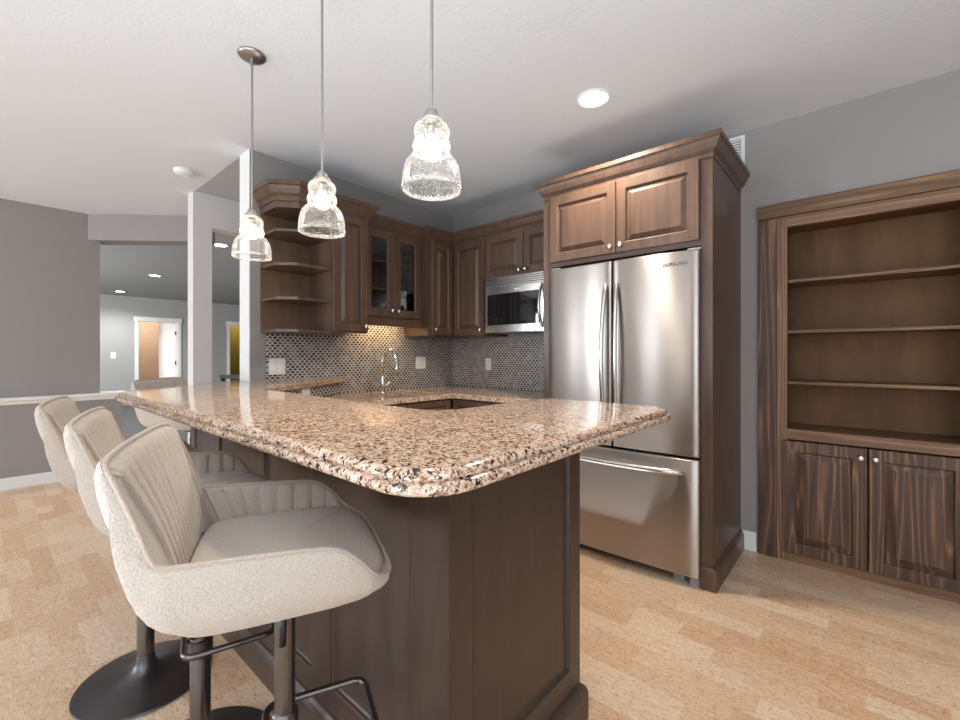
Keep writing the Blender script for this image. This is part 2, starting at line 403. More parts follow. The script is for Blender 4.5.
struct('wall_left_low', MB().box(-6.26, -6.07, RW_Y, 1.018, 0, .80), M['wall'])
struct('trim_1', MB().box(-6.31, -6.045, RW_Y, 1.045, .80, .835, .004).box(-6.34, -6.01, RW_Y, 1.08, .835, .868, .008), M['white'])
struct('baseboard_left', MB().box(-6.07, -6.05, RW_Y, 1.018, 0, .115, .004), M['white'])
a = Vector((-6.09, .74)); b = Vector((-5.25, 1.565)); n_ = Vector((-.7, .715)) * .2
struct('wall_header', MB().slab([(a.x, a.y), (b.x, b.y), (b.x + n_.x, b.y + n_.y), (a.x + n_.x - .02, a.y + n_.y)], [(0, 2.47), (0, H)]), M['wall'])
# wall with the cased opening, end facing the room
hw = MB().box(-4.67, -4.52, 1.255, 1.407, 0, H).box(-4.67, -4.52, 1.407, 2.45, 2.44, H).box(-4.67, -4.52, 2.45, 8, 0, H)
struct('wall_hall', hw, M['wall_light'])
struct('wall_end_plate', MB().box(BX - .17, BX, 1.262, 1.27, 0, H, .002), M['white'])  # thin white plate over the end face of the back wall
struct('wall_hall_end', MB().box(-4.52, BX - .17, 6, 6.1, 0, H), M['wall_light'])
# far room
FX = -13.93
for y0, y1, z0 in ((-3, 2.66, 0), (2.66, 3.515, 2.13), (3.515, 4.80, 0), (4.80, 5.65, 2.13), (5.65, 8, 0)):
    struct('wall_far', MB().box(FX - .12, FX, y0, y1, z0, H), M['wall_cool'])
struct('wall_far_side', MB().box(FX, -6.24, -3.1, -3, 0, H).box(FX, -4.6, 8, 8.1, 0, H), M['wall_cool'])
struct('wall_left_rear', MB().box(-6.26, -6.24, -3, .835, 0, H), M['wall_cool'])
def casing(name, y0, y1, z1):
    c = .075
    struct(name, MB().box(FX, FX + .02, y0 - c, y0, 0, z1 + .0, .003).box(FX, FX + .02, y1, y1 + c, 0, z1, .003).box(FX, FX + .028, y0 - c - .02, y1 + c + .02, z1, z1 + .11, .004)
           .box(FX - .12, FX, y0, y0 + .012, 0, z1).box(FX - .12, FX, y1 - .012, y1, 0, z1).box(FX - .12, FX, y0, y1, z1 - .012, z1), M['white'])
casing('door_1', 2.66, 3.515, 2.13); casing('door_2', 4.80, 5.65, 2.13)
struct('wall_peach_room', MB().box(-16.2, -16.1, .8, 5.0, 0, H).box(-16.2, FX - .12, .7, .8, 0, H).box(-16.2, FX - .12, 4.35, 4.45, 0, H), M['peach'])
struct('wall_olive_room', MB().box(-15.6, -15.5, 4.45, 7, 0, H).box(-15.6, FX - .12, 6.9, 7, 0, H), M['olive'])
# unseen rear part of the room, its windows shaped for the refrigerator's streaks
rw = MB(); zt, zb = WZ1, WZ0
xs = REAR_WINDOWS
rw.box(-6.24, RW_X + .1, RW_Y - .12, RW_Y, 0, zb).box(-6.24, RW_X + .1, RW_Y - .12, RW_Y, zt, H)
edges = [-6.24] + [e for p in xs for e in p] + [RW_X + .1]
for x0, x1 in zip(edges[::2], edges[1::2]): rw.box(x0, x1, RW_Y - .12, RW_Y, zb, zt)
struct('wall_rear', rw, M['wall'])
ew = MB().box(RW_X, RW_X + .12, RW_Y, FY + .1, 0, zb).box(RW_X, RW_X + .12, RW_Y, FY + .1, zt, H).box(RW_X, RW_X + .12, RW_Y, -2.5, zb, zt).box(RW_X, RW_X + .12, .1, FY + .1, zb, zt)
struct('wall_east', ew, M['wall'])
k = 1
for x0, x1 in xs:
    f = MB()
    for u0, u1 in ((x0, x0 + .05), (x1 - .05, x1)): f.box(u0, u1, RW_Y + .0, RW_Y + .04, zb, zt)
    f.box(x0, x1, RW_Y, RW_Y + .04, zb, zb + .06).box(x0, x1, RW_Y, RW_Y + .04, zt - .06, zt)
    struct('window_%d' % k, f, M['white']); k += 1
f = MB()
for u0, u1 in ((-2.5, -2.44), (.04, .1), (-1.24, -1.16)): f.box(RW_X - .04, RW_X, u0, u1, zb, zt)
f.box(RW_X - .04, RW_X, -2.5, .1, zb, zb + .06).box(RW_X - .04, RW_X, -2.5, .1, zt - .06, zt)
struct('window_3', f, M['white'])
struct('baseboard_right', MB().box(-.612, -.53, FY - .016, FY, 0, .125, .004).box(.55, RW_X, FY - .016, FY, 0, .125, .004), M['white'])

# ------------------------------------------------------------------ bar and peninsula
ZB = 1.085
out = []
out += arc(-.615, .555, .12, -90, 0, 10)                      # front right corner (x -.495, y .435)
out += [(-.500, 1.0), (-.505, 1.50), (-.507, 1.56), (-.513, 1.60), (-.530, 1.632), (-.560, 1.652), (-.60, 1.66), (-.68, 1.661)]
out += [(-.80, 1.66)] + arc(-1.02, 1.60, .06, 90, 180, 6)
out += [(-1.085, 1.40), (-1.09, 1.12)] + list(reversed(arc(-1.19, 1.13, .10, -90, 0, 8)))[1:]
out += [(-1.4, 1.03), (-2.0, 1.04), (-2.48, 1.045), (-2.55, 1.055), (-2.60, 1.085)]
out += [(-3.291, 2.03), (-3.291, 1.258), (-3.54, 1.258), (-2.93, .52), (-2.88, .468), (-2.82, .442), (-2.74, .437), (-1.6, .436)]
bar = MB().slab(out, [(.030, 1.041), (.012, 1.042), (.003, 1.047), (0, 1.054), (.002, 1.061), (.008, 1.065), (.015, 1.066), (.015, 1.069), (.012, 1.070), (.0125, 1.075), (.017, 1.081), (.024, 1.0845), (.032, 1.085)])
tag(bar.build('bar_counter', M['granite'], smooth=True, angle=50), 'large speckled beige granite bar top with rounded corner, raised in front', 'countertop')

base = thing('peninsula_cabinet', 'dark brown panelled base cabinet carrying the raised granite bar', 'cabinet', (-1.7, 1.05, 0))
bo = Vector((-1.7, 1.05, 0))
X1, Y0, Y1 = -.752, .745, 1.385
mb = MB()
mb.slab([(X1 - .02 - bo.x, Y0 + .02 - bo.y), (X1 - .02 - bo.x, Y1 - bo.y), (-1.06 - bo.x, Y1 - bo.y), (-1.06 - bo.x, .995 - bo.y), (-2.58 - bo.x, .995 - bo.y), (-3.29 - bo.x, 1.925 - bo.y), (-3.29 - bo.x, 1.29 - bo.y), (-2.72 - bo.x, Y0 + .02 - bo.y)], [(0, 0), (0, 1.040)])
mb.build('carcass', M['barwood'], base)
def recess_panel(x0, x1, z0, z1, sl, sr, sb, st):
    # flat frame with an inset panel, local plane facing -y at y=0
    m = MB()
    def ring(l, r, b_, t_, y): return [(x0 + l, y, z0 + b_), (x1 - r, y, z0 + b_), (x1 - r, y, z1 - t_), (x0 + l, y, z1 - t_)]
    rings = [ring(0, 0, 0, 0, .02), ring(0, 0, 0, 0, .0), ring(sl, sr, sb, st, 0)]
    for d, y in ((.004, .001), (.007, .008), (.012, .012), (.016, .012)): rings.append(ring(sl + d, sr + d, sb + d, st + d, y))
    return m.grid(rings, True, True, True)
fx = [(-2.72, -2.36), (-2.36, -1.86), (-1.86, -1.362), (-1.362, X1 + .0)]
for i, (x0, x1) in enumerate(fx):
    o = recess_panel(x0 - bo.x, x1 - bo.x - (.0005), 0, 1.040, .055, .055 if i < 3 else .145, .20, .06).build('front_panel', M['barwood'], base)
    o.location = (0, Y0 - bo.y, 0)
o = recess_panel(.001, Y1 - Y0, 0, 1.040, .075, .065, .20, .06).build('end_panel', M['barwood'], base)
o.location = (X1 - bo.x, Y0 - bo.y, 0); o.rotation_euler.z = PI / 2
tp = [(0, 0), (.022, 0), (.022, .095), (.016, .112), (.008, .122), (0, .125)]
MB().sweep([(-2.72 - bo.x, Y0 - bo.y), (X1 - bo.x, Y0 - bo.y), (X1 - bo.x, Y1 + .0 - bo.y), (-1.06 - bo.x, Y1 - bo.y)], tp).build('base_moulding', M['barwood'], base)
# tiled riser between the bar and the low counter
dd = Vector((-.63, .777)).normalized()
tag(MB().slab([(-1.10, 1.395), (-1.105, 1.03), (-1.13, 1.006), (-2.575, 1.013), (-3.29, 1.97), (-3.29, 1.935), (-2.585, .996), (-1.062, .996), (-1.062, 1.395)], [(0, .955), (0, 1.040)]).build('tiled_riser', M['tile_x']), 'low strip of dark mosaic tile under the back edge of the raised bar', 'backsplash')

# ------------------------------------------------------------------ low counters and base cabinets
ZL = .950
cx1, cy1 = -2.60, 2.60
lo = [(BX + .001, 1.93), (-2.62, 1.12), (cx1 + .04, 1.06), (cx1, 1.14), (cx1, cy1 - .03), (cx1 + .03, cy1), (-1.715, cy1), (-1.715, FY - .001), (BX + .001, FY - .001)]
lo = [(BX + .002, 1.96), (-2.60, 1.12), (cx1, cy1 - .05), (cx1 + .015, cy1 - .015), (cx1 + .05, cy1), (-1.715, cy1), (-1.715, FY - .009), (BX + .009, FY - .009)]
cnt = thing('kitchen_counter', 'low speckled granite counter running along both tiled walls behind the bar', 'countertop', (-2.9, 2.9, .91))
SX0, SX1, SY0, SY1 = -3.02, -2.72, 2.02, 2.55
def cl(mb_): 
    for v in mb_.bm.verts: v.co -= Vector((-2.9, 2.9, .91))
    return mb_
EDGE = [(.004, ZL - .04), (0, ZL - .034), (0, ZL - .008), (.003, ZL - .002), (.008, ZL)]
m_ = MB()
m_.slab(lo[:2] + [(cx1, SY0), (BX + .009, SY0)], EDGE)
m_.slab([(SX1, SY0), (cx1, SY0), (cx1, SY1), (SX1, SY1)], [(0, ZL - .04), (0, ZL)])
m_.slab([(BX + .009, SY0), (SX0, SY0), (SX0, SY1), (BX + .009, SY1)], [(0, ZL - .04), (0, ZL)])
m_.slab([(BX + .009, SY1), (cx1, SY1)] + lo[2:], EDGE)
cl(m_).build('countertop', M['granite'], cnt)
sk = MB()
for z0, ins in ((ZL - .041, 0), (ZL - .20, .015)): pass
sk.grid([[(SX0 + i, SY0 + i, z), (SX1 - i, SY0 + i, z), (SX1 - i, SY1 - i, z), (SX0 + i, SY1 - i, z)] for i, z in ((0, ZL - .03), (.006, ZL - .05), (.014, ZL - .19), (.03, ZL - .21))], True, False, True)
cl(sk).build('sink_basin', M['steel_h'], cnt)
# base cabinets
def base_cab(name, label, loc, rotz, w_, d_, doors):
    t = thing(name, label, 'cabinet', loc, rotz)
    MB().box(0, w_, .0, d_, .10, ZL - .041).box(.01, w_ - .01, .06, d_, 0, .10).build('body', M['cab'], t)
    n = doors; ww = w_ / n
    for i in range(n):
        d1 = MB().panel(i * ww + .006, (i + 1) * ww - .006, .12, .70, -.021).build('door', M['cab'], t)
        knob(d1, i * ww + (ww - .05 if i % 2 == 0 else .05), -.021, .64)
        d2 = MB().panel(i * ww + .006, (i + 1) * ww - .006, .715, ZL - .055, -.021, stile=.04).build('drawer', M['cab'], t)
        knob(d2, (i + .5) * ww, -.021, .81)
    return t
def knob(parent, x, y, z, mat=None):
    return MB().lathe([(0, 0), (.008, 0), (.006, .006), (.0055, .013), (.013, .017), (.0165, .022), (.015, .028), (.008, .031), (0, .0315)], (x, y, z), 20, 'Y').build('knob', mat or M['knob'], parent, smooth=True)
base_cab('base_cabinet', 'dark brown base cabinet under the low counter below the faucet', (cx1 - .03, 1.20, 0), PI / 2, cy1 + .008 - 1.20, .65, 3)
base_cab('base_cabinet', 'dark brown base cabinet under the low counter below the microwave', (cx1 - .007, cy1 + .032, 0), 0, -1.715 - cx1 + .006, .66, 2)
# backsplashes
tag(MB().box(BX + .001, BX + .008, 1.375, FY - .001, ZL + .001, 1.428).box(BX + .001, BX + .008, 2.035, 2.66, 1.428, 1.60).build('backsplash', M['tile_y']), 'dark mosaic tile backsplash behind the faucet on the sink wall', 'backsplash')
tag(MB().box(BX + .009, -1.715, FY - .008, FY - .001, ZL + .001, 1.44).build('backsplash', M['tile_x']), 'dark mosaic tile backsplash below the microwave beside the refrigerator', 'backsplash')

# ------------------------------------------------------------------ upper cabinets
CR = [(0, 0), (.010, 0), (.010, .022), (.016, .030), (.030, .042), (.042, .066), (.050, .086), (.060, .092), (.060, .118), (.0, .118)]
def crown(parent, path, z, scale=1.0, mat='cab'):
    return MB().sweep(path, [(o * scale, z + h_ * scale) for o, h_ in CR]).build('crown_moulding', M[mat], parent)
def upper(name, label, loc, rotz, w_, h_, d_, doors, glass=False, open_body=False):
    t = thing(name, label, 'cabinet', loc, rotz)
    m = MB(); th = .018
    if open_body:
        m.box(0, th, 0, d_, 0, h_).box(w_ - th, w_, 0, d_, 0, h_).box(th, w_ - th, 0, d_, 0, th).box(th, w_ - th, 0, d_, h_ - th, h_).box(th, w_ - th, d_ - .008, d_, th, h_ - th)
        m.box(th, .05, 0, .018, th, h_ - th).box(w_ - .05, w_ - th, 0, .018, th, h_ - th)
    else: m.box(0, w_, 0, d_, 0, h_)
    m.build('body', M['cab'], t)
    for (x0, x1, z0, z1, ks, kz) in doors:
        d = MB().panel(x0, x1, z0, z1, -.021, glass=glass, stile=.058 if not glass else .062).build('door', M['cab'], t)
        if glass: MB().box(x0 + .064, x1 - .064, -.011, -.008, z0 + .064, z1 - .064).build('glass_pane', M['pane'], d)
        knob(d, x1 - .03 if ks == 'R' else x0 + .03, -.021, kz)
    return t
R90 = PI / 2
# open end shelves
sh = thing('corner_shelf', 'open brown end shelves with angled fronts at the left end of the wall cabinets', 'shelf', (BX, 1.34, 1.432))
ox, oy, oz = BX, 1.34, 1.432
plan = [(.002, 0), (.245, 0), (.345, .115), (.33, .368), (.002, .368)]
MB().box(.001, .012, .0, .369, .018, .90).build('back_panel', M['cab_in'], sh)
for z in (0, .225, .462, .695): MB().slab([(x, y) for x, y in plan], [(0, z), (0, z + .019)]).build('shelf_board', M['cab'], sh)
MB().slab(plan, [(0, .86), (0, .915)]).build('top_board', M['cab'], sh)
crown(sh, [(.002, .0), (.245, .0), (.348, .118), (.345, .369)], .905, 1.05)
CAB = [
 upper('wall_cabinet', 'tall single door brown wall cabinet beside the open end shelves', (-2.97 - .021 + .02, 1.71, 1.445), R90, .32, .90, .33, [(.008, .312, .008, .892, 'R', .05)]),
 upper('wall_cabinet', 'glass door brown wall cabinet above the faucet', (-3.05, 2.031, 1.585), R90, .635, .735, .249, [(.012, .305, .008, .727, 'R', .06), (.311, .604, .008, .727, 'L', .06)], True, True),
 upper('wall_cabinet', 'narrow door brown corner wall cabinet on the sink wall', (-2.97, 2.667, 1.445), R90, .647, .87, .329, [(.035, .30, .008, .862, 'L', .06)]),
 upper('wall_cabinet', 'tall door brown corner wall cabinet left of the microwave', (-2.948, 2.985, 1.445), 0, .388, .875, .329, [(.008, .384, .008, .867, 'R', .05)]),
 upper('wall_cabinet', 'short two door brown wall cabinet above the microwave', (-2.558, 2.985, 1.935), 0, .853, .385, .329, [(.006, .424, .008, .377, 'R', .045), (.43, .848, .008, .377, 'L', .045)]),
]
crown(CAB[0], [(0, 0), (.32, 0), (.32, .30)], .885, 1.05)
crown(CAB[1], [(.0, 0), (.635, 0)], .725, .95)
crown(CAB[2], [(0, .09), (0, 0), (.34, 0)], .86, .95)
crown(CAB[3], [(-.01, 0), (.388, 0)], .865, .95)
crown(CAB[4], [(0, 0), (.853, 0)], .375, .95)
g = CAB[1]
for z in (.235, .47): MB().box(.02, .615, .01, .235, z, z + .018).build('shelf_board', M['cab_in'], g)
MB().box(.0, .635, .0, .02, -.07, .0, .003).build('light_valance', M['cab'], g)
sl_ = thing('under_cabinet_light', 'warm lit strip light fixed beneath the glass door cabinet', 'light', (-3.18, 2.35, 1.56))
MB().box(-.03, .03, -.22, .22, .004, .024).build('housing', M['plastic'], sl_)
MB().box(-.022, .022, -.21, .21, -.002, .004).build('diffuser', M['strip'], sl_)

# ------------------------------------------------------------------ refrigerator tower
tw = thing('refrigerator_cabinet', 'tall brown surround with two doors above the steel refrigerator', 'cabinet', (-1.70, 2.61, 0))
TW = 1.08; D = FY - 2.61 - .001
MB().box(0, .06, 0, D, 0, 2.37, .002).build('side_panel', M['cab'], tw)
sp = MB().box(TW - .06, TW, 0, D, 0, 2.37, .002).build('side_panel', M['cab'], tw)
MB().box(.06, TW - .06, .0, D, 1.875, 2.37).build('body', M['cab'], tw)
for x0, x1, ks in ((.065, .537, 'R'), (.543, TW - .065, 'L')):
    d = MB().panel(x0, x1, 1.905, 2.345, -.021).build('door', M['cab'], tw); knob(d, x1 - .03 if ks == 'R' else x0 + .03, -.021, 1.945)
crown(tw, [(0.02, D), (0.02, -.0), (TW - .006, -.0), (TW - .006, D)], 2.345, .98)
MB().sweep([(TW - .062, -.001), (TW, -.001), (TW, D)], tp).build('base_moulding', M['cab'], tw)

# ------------------------------------------------------------------ refrigerator
fr = thing('refrigerator', 'stainless steel french door refrigerator with bottom freezer drawer', 'refrigerator', (-1.626, 2.56, 0))
FWd = .951; SPL = .462
MB().box(.012, FWd - .012, .085, .70, .05, 1.82).build('case', M['grey'], fr)
def bowed(x0, x1, z0, z1, bow, xa, xb, t=.075, n=14):
    # door skin gently convex across the appliance width
    m = MB(); f = lambda x: -bow * (1 - ((2 * (x - xa) / (xb - xa)) - 1) ** 2)
    r = .012
    xs_ = [x0 + r * (1 - math.cos(PI / 2 * i / 4)) for i in range(4)] + [x0 + r + (x1 - x0 - 2 * r) * i / n for i in range(n + 1)] + [x1 - r * (1 - math.cos(PI / 2 * (3 - i) / 4)) for i in range(4)]
    def y(x):
        e = min(x - x0, x1 - x); k = 0 if e >= r else r - math.sqrt(max(0, r * r - (r - e) ** 2))
        return f(x) + k
    rows = []
    for z, iy in ((z0, .006), (z0 + .004, .001), (z0 + .008, 0), (z1 - .008, 0), (z1 - .004, .001), (z1, .006)):
        rows.append([(x, y(x) + iy, z) for x in xs_] + [(x1, t, z), (x0, t, z)])
    m.grid(rows, True, True, True)
    return m
d1 = bowed(0, SPL - .003, .715, 1.848, .016, 0, FWd).build('door', M['steel'], fr, smooth=True, angle=40)
d2 = bowed(SPL + .003, FWd, .715, 1.848, .016, 0, FWd).build('door', M['steel'], fr, smooth=True, angle=40)
dr = bowed(0, FWd, .055, .70, .016, 0, FWd).build('drawer', M['steel'], fr, smooth=True, angle=40)
MB().box(.02, FWd - .02, .06, .09, .70, .716).build('gasket', M['black'], fr)
for d, hx, s in ((d1, SPL - .034, -1), (d2, SPL + .034, 1)):
    pts = []
    for i in range(17):
        u_ = i / 16; z = .80 + u_ * .90
        pts.append((hx + s * .010 * math.sin(PI * u_), -.016 - .012 - .045 * math.sin(PI * u_) ** .7, z))
    pts = [(hx, -.008, .80)] + pts + [(hx, -.008, 1.70)]
    MB().tube(pts, .0125, 12).build('handle', M['steel_h'], d, smooth=True, angle=60)
pts = [(.07, -.004, .625)] + [(.07 + .79 * i / 16, -.022 - .045 * math.sin(PI * i / 16) ** .6, .625) for i in range(17)] + [(.86, -.004, .625)]
MB().tube(pts, .0185, 12).build('handle', M['steel_h'], dr, smooth=True, angle=60)
for x0, x1, y0, y1 in ((.06, .16, .10, .14), (FWd - .15, FWd - .09, .05, .12), (FWd - .055, FWd, .03, .10)): MB().box(x0, x1, y0, y1, .0, .05).build('foot', M['grey'], fr)
MB().box(.03, FWd - .03, .14, .16, .005, .055).build('toe_grille', M['black'], fr)
for x0, x1 in ((.0, .07), (FWd - .07, FWd)): MB().box(x0, x1, .03, .15, 1.835, 1.862, .004).build('hinge_cover', M['grey'], fr)
def lettering(txt, size, parent, loc, rot, mat, name='logo'):
    c = bpy.data.curves.new(name, 'FONT'); c.body = txt; c.size = size; c.extrude = .0008; c.align_x = 'CENTER'; c.space_character = 1.2
    o = bpy.data.objects.new('tmp_text', c); COL.objects.link(o)
    dg = bpy.context.evaluated_depsgraph_get(); me = bpy.data.meshes.new_from_object(o.evaluated_get(dg))
    bpy.data.objects.remove(o); bpy.data.curves.remove(c)
    me.materials.clear(); me.materials.append(mat)
    q = bpy.data.objects.new(name, me); COL.objects.link(q); q.parent = parent; q.location = loc; q.rotation_euler = rot
    return q
lettering('SAMSUNG', .026, d2, (FWd - .125, -.0088, 1.772), (PI / 2, 0, math.radians(2.84)), M['logo'])

# ------------------------------------------------------------------ microwave
mw = thing('microwave', 'stainless steel over the range microwave with black window', 'microwave', (-2.50, 2.915, 1.462))
MB().box(0, .76, .03, .395, .03, .471).build('case', M['black'], mw)
MB().box(0, .76, .0, .03, .385, .47, .002).build('vent_panel', M['steel_h'], mw)
for k in range(4): MB().box(.012, .75, -.003, .001, .402 + .017 * k, .407 + .017 * k).build('vent_slat', M['black'], mw)
m = MB(); n = 16; rows = []
f = lambda x: -.018 * (1 - (2 * x / .76 - 1) ** 2)
for z in (0, .38): rows.append([(.76 * i / n, f(.76 * i / n), z) for i in range(n + 1)] + [(.76, .03, z), (0, .03, z)])
md = m.grid(rows, True, True, True).build('door', M['steel_h'], mw, smooth=True, angle=40)
rows = [[(.03 + .545 * i / n, f(.03 + .545 * i / n) - .002, z) for i in range(n + 1)] + [(.575, .0, z), (.03, .0, z)] for z in (.062, .325)]
MB().grid(rows, True, True, True).build('window', M['blackglass'], md, smooth=True, angle=40)
MB().box(.61, .745, -.006, .0, .04, .36, .002).build('control_panel', M['blackglass'], mw)
MB().tube([(.60, -.008, .035)] + [(.60, -.02 - .042 * math.sin(PI * i / 12) ** .7, .045 + .31 * i / 12) for i in range(13)] + [(.60, -.008, .365)], .012, 10).build('handle', M['steel_h'], md, smooth=True)
MB().box(.33, .40, -.0205, -.016, .345, .358, .001).build('badge', M['plastic'], md)
MB().box(.04, .30, .05, .30, .0, .03).box(.42, .7, .05, .30, .0, .03).build('grease_filter', M['grey'], mw)

# ------------------------------------------------------------------ faucet
fa = thing('faucet', 'chrome gooseneck faucet with pull-down spout at the sink', 'faucet', (-3.10, 2.27, ZL))
MB().lathe([(0, 0), (.027, 0), (.027, .006), (.019, .012), (.017, .05), (.015, .10), (.012, .14), (0, .14)], n=20).build('body', M['chrome'], fa, smooth=True, angle=40)
pts = [(0, 0, .12), (0, 0, .275)] + [(.075 - .075 * math.cos(PI * i / 12), .03 * i / 12, .275 + .085 * math.sin(PI * i / 12)) for i in range(1, 13)]
MB().tube(pts, .0125, 10).build('spout', M['chrome'], fa, smooth=True)
MB().tube([(.15, .03, .28), (.151, .031, .21), (.152, .031, .15)], [.013, .015, .017], 12).build('spray_head', M['chrome'], fa, smooth=True)
MB().tube([(0, .015, .055), (.0, .05, .065), (.01, .085, .10)], [.009, .007, .006], 10).build('handle', M['chrome'], fa, smooth=True)

# ------------------------------------------------------------------ switches and outlets
def plate(name, label, cat, loc, rotz, gangs, switch=False, w1=.07, h1=.118, mat='plastic'):
    t = thing(name, label, cat, loc, rotz)
    W = w1 + .046 * (gangs - 1)
    MB().box(-W / 2, W / 2, -.006, 0, -h1 / 2, h1 / 2, .002).build('cover_plate', M[mat], t)
    for g_ in range(gangs):
        cx_ = (g_ - (gangs - 1) / 2) * .046
        if switch: MB().box(cx_ - .016, cx_ + .016, -.010, -.006, -.033, .033, .002).build('rocker', M['plastic'], t)
        else:
            for zz in (-.02, .02): 
                r_ = MB().lathe([(0, 0), (.0165, 0), (.0165, .003), (.0, .003)], (cx_, -.006, zz), 16, 'Y').build('receptacle', M['plastic'], t)
                MB().box(cx_ - .007, cx_ - .005, -.0098, -.0088, zz - .004, zz + .005).box(cx_ + .005, cx_ + .007, -.0098, -.0088, zz - .004, zz + .005).build('slot', M['black'], r_)
    return t
plate('light_switch', 'white double wall plate on mosaic tile under the open end shelves', 'switch', (BX + .008, 1.457, 1.185), R90, 2, True, w1=.075, h1=.118)
plate('outlet', 'white wall plate on mosaic tile right of the faucet', 'outlet', (BX + .008, 2.86, 1.195), R90, 2, False, w1=.08)
plate('outlet', 'white single outlet on mosaic tile below the microwave', 'outlet', (-2.795, FY - .008, 1.18), 0, 1, False)
rd = Vector((-3.29 + 2.575, 1.97 - 1.013)); ra = math.atan2(rd.y, rd.x)
pp = Vector((-2.575, 1.013)) + rd.normalized() * .60; nn = Vector((rd.y, -rd.x)).normalized() * -1
nn = Vector((rd.y, -rd.x)).normalized()
plate('outlet', 'small white outlet on the tiled riser under the bar edge', 'outlet', (pp.x + .001, pp.y + .001, 1.01), math.atan2(nn.y, nn.x) + PI / 2, 1, False, w1=.115, h1=.066)
plate('light_switch', 'white light switch on the far grey wall left of the white doorway', 'switch', (FX, 2.16, 1.25), R90, 1, True, w1=.10, h1=.15)

# ------------------------------------------------------------------ built-in bookcase
bk = thing('bookcase', 'rustic stained pine built-in bookcase with two lower doors', 'bookcase', (0.01, FY, 0))
xo, xi, fo = -.53, -.43, -.376         # casing outer, casing inner, opening
FT = -.022
for s in (1, -1):
    x0, x1 = sorted((s * xo, s * xi)); MB().box(x0, x1, FT, -.001, 0, 2.13, .003).build('side_casing', M['pine'], bk)
    x0, x1 = sorted((s * xi, s * fo)); MB().box(x0, x1, FT + .006, .02, 0, 2.13, .002).build('face_stile', M['pine_edge'], bk)
    x0, x1 = sorted((s * -.42, s * -.402)); MB().box(x0, x1, .02, .31, 0, 2.13).build('side_panel', M['ply'], bk)
MB().box(xo, -xo, FT - .02, -.001, 2.13, 2.215, .004).build('head_casing', M['pine_h'], bk)
MB().box(fo, -fo, FT + .006, .02, 2.065, 2.13, .002).build('face_rail', M['pine_edge_h'], bk)
MB().box(fo, -fo, FT + .006, .02, .752, .815, .002).build('face_rail', M['pine_edge_h'], bk)
MB().box(-.42, .42, .30, .31, 0, 2.13).build('back_panel', M['ply'], bk)
MB().box(-.402, .402, .02, .30, 2.09, 2.11).build('top_panel', M['ply'], bk)
for z in (.797, 1.09, 1.408, 1.722): MB().box(-.401, .401, .015, .299, z, z + .018, .001).build('shelf_board', M['pine_h'], bk)
MB().box(fo, -fo, FT + .008, .02, 0, .055, .002).build('face_rail', M['pine_edge_h'], bk)
for x0, x1, ks in ((-.398, -.003, 'R'), (.003, .398, 'L')):
    d = MB().panel(x0, x1, .058, .745, FT - .014, stile=.062, raise_w=.035).build('door', M['pine'], bk); knob(d, x1 - .028 if ks == 'R' else x0 + .028, FT - .014, .692)

# ------------------------------------------------------------------ air vent, smoke detector, downlights
v = thing('air_vent', 'white wall air vent high behind the refrigerator cabinet crown', 'vent', (-.74, FY, 2.62))
MB().box(-.145, .145, -.010, 0, -.105, .098, .003).build('frame', M['white'], v)
MB().box(-.122, .122, -.0115, -.0101, -.084, .078).build('backing', M['grey'], v)
for k in range(9): MB().box(-.12, .12, -.014, -.010, -.08 + k * .018, -.072 + k * .018).build('louvre', M['plastic'], v)
s_ = thing('smoke_detector', 'round white smoke detector on the ceiling', 'smoke detector', (-4.08, 1.07, H))
MB().lathe([(0, 0), (.07, 0), (.07, -.012), (.066, -.026), (.05, -.036), (.03, -.040), (0, -.040)], n=32).build('body', M['plastic'], s_, smooth=True, angle=40)
MB().lathe([(.046, -.030), (.046, -.039), (.040, -.041), (.036, -.038)], n=32).build('ring', M['white'], s_, smooth=True)
def downlight(label, x, y, r, mat, power, color):
    t = thing('downlight', label, 'light', (x, y, H), group='recessed ceiling lights')
    MB().lathe([(r, 0), (r, -.006), (r * .93, -.009), (r * .80, -.004), (r * .78, -.001)], n=36).build('trim_ring', M['white'], t, smooth=True, angle=50)
    MB().lathe([(0, -.003), (r * .78, -.003)], n=36).build('lens', mat, t)
    l = bpy.data.lights.new('lamp', 'SPOT'); l.energy = power; l.color = color; l.spot_size = math.radians(150); l.spot_blend = .8; l.shadow_soft_size = .06
    o = bpy.data.objects.new('lamp', l); COL.objects.link(o); o.parent = t; o.location = (0, 0, -.03)
    return t
WARM = (1, .88, .74)
downlight('lit round recessed light in the kitchen ceiling above the refrigerator', -1.17, 2.316, .095, M['can'], 85, WARM)
downlight('lit recessed light in far room, second from the left', -9.9, 2.136, .10, M['canfar'], 120, (1, .98, .95))
downlight('lit recessed light farthest away, near the far doorway', -13.0, 2.143, .10, M['canfar'], 120, (1, .98, .95))
downlight('lit recessed light seen through the cased opening beside the pendant', -6.49, 2.115, .10, M['canfar'], 120, (1, .98, .95))
# unseen point lamps added to brighten the rooms behind the two far doorways
for x, y, p_ in ((-15.0, 2.9, 150), (-14.8, 5.6, 120)):
    l = bpy.data.lights.new('lamp', 'POINT'); l.energy = p_ * .28; l.color = (1, .93, .84); l.shadow_soft_size = .08
    o = bpy.data.objects.new('lamp', l); COL.objects.link(o); o.location = (x, y, 2.5)

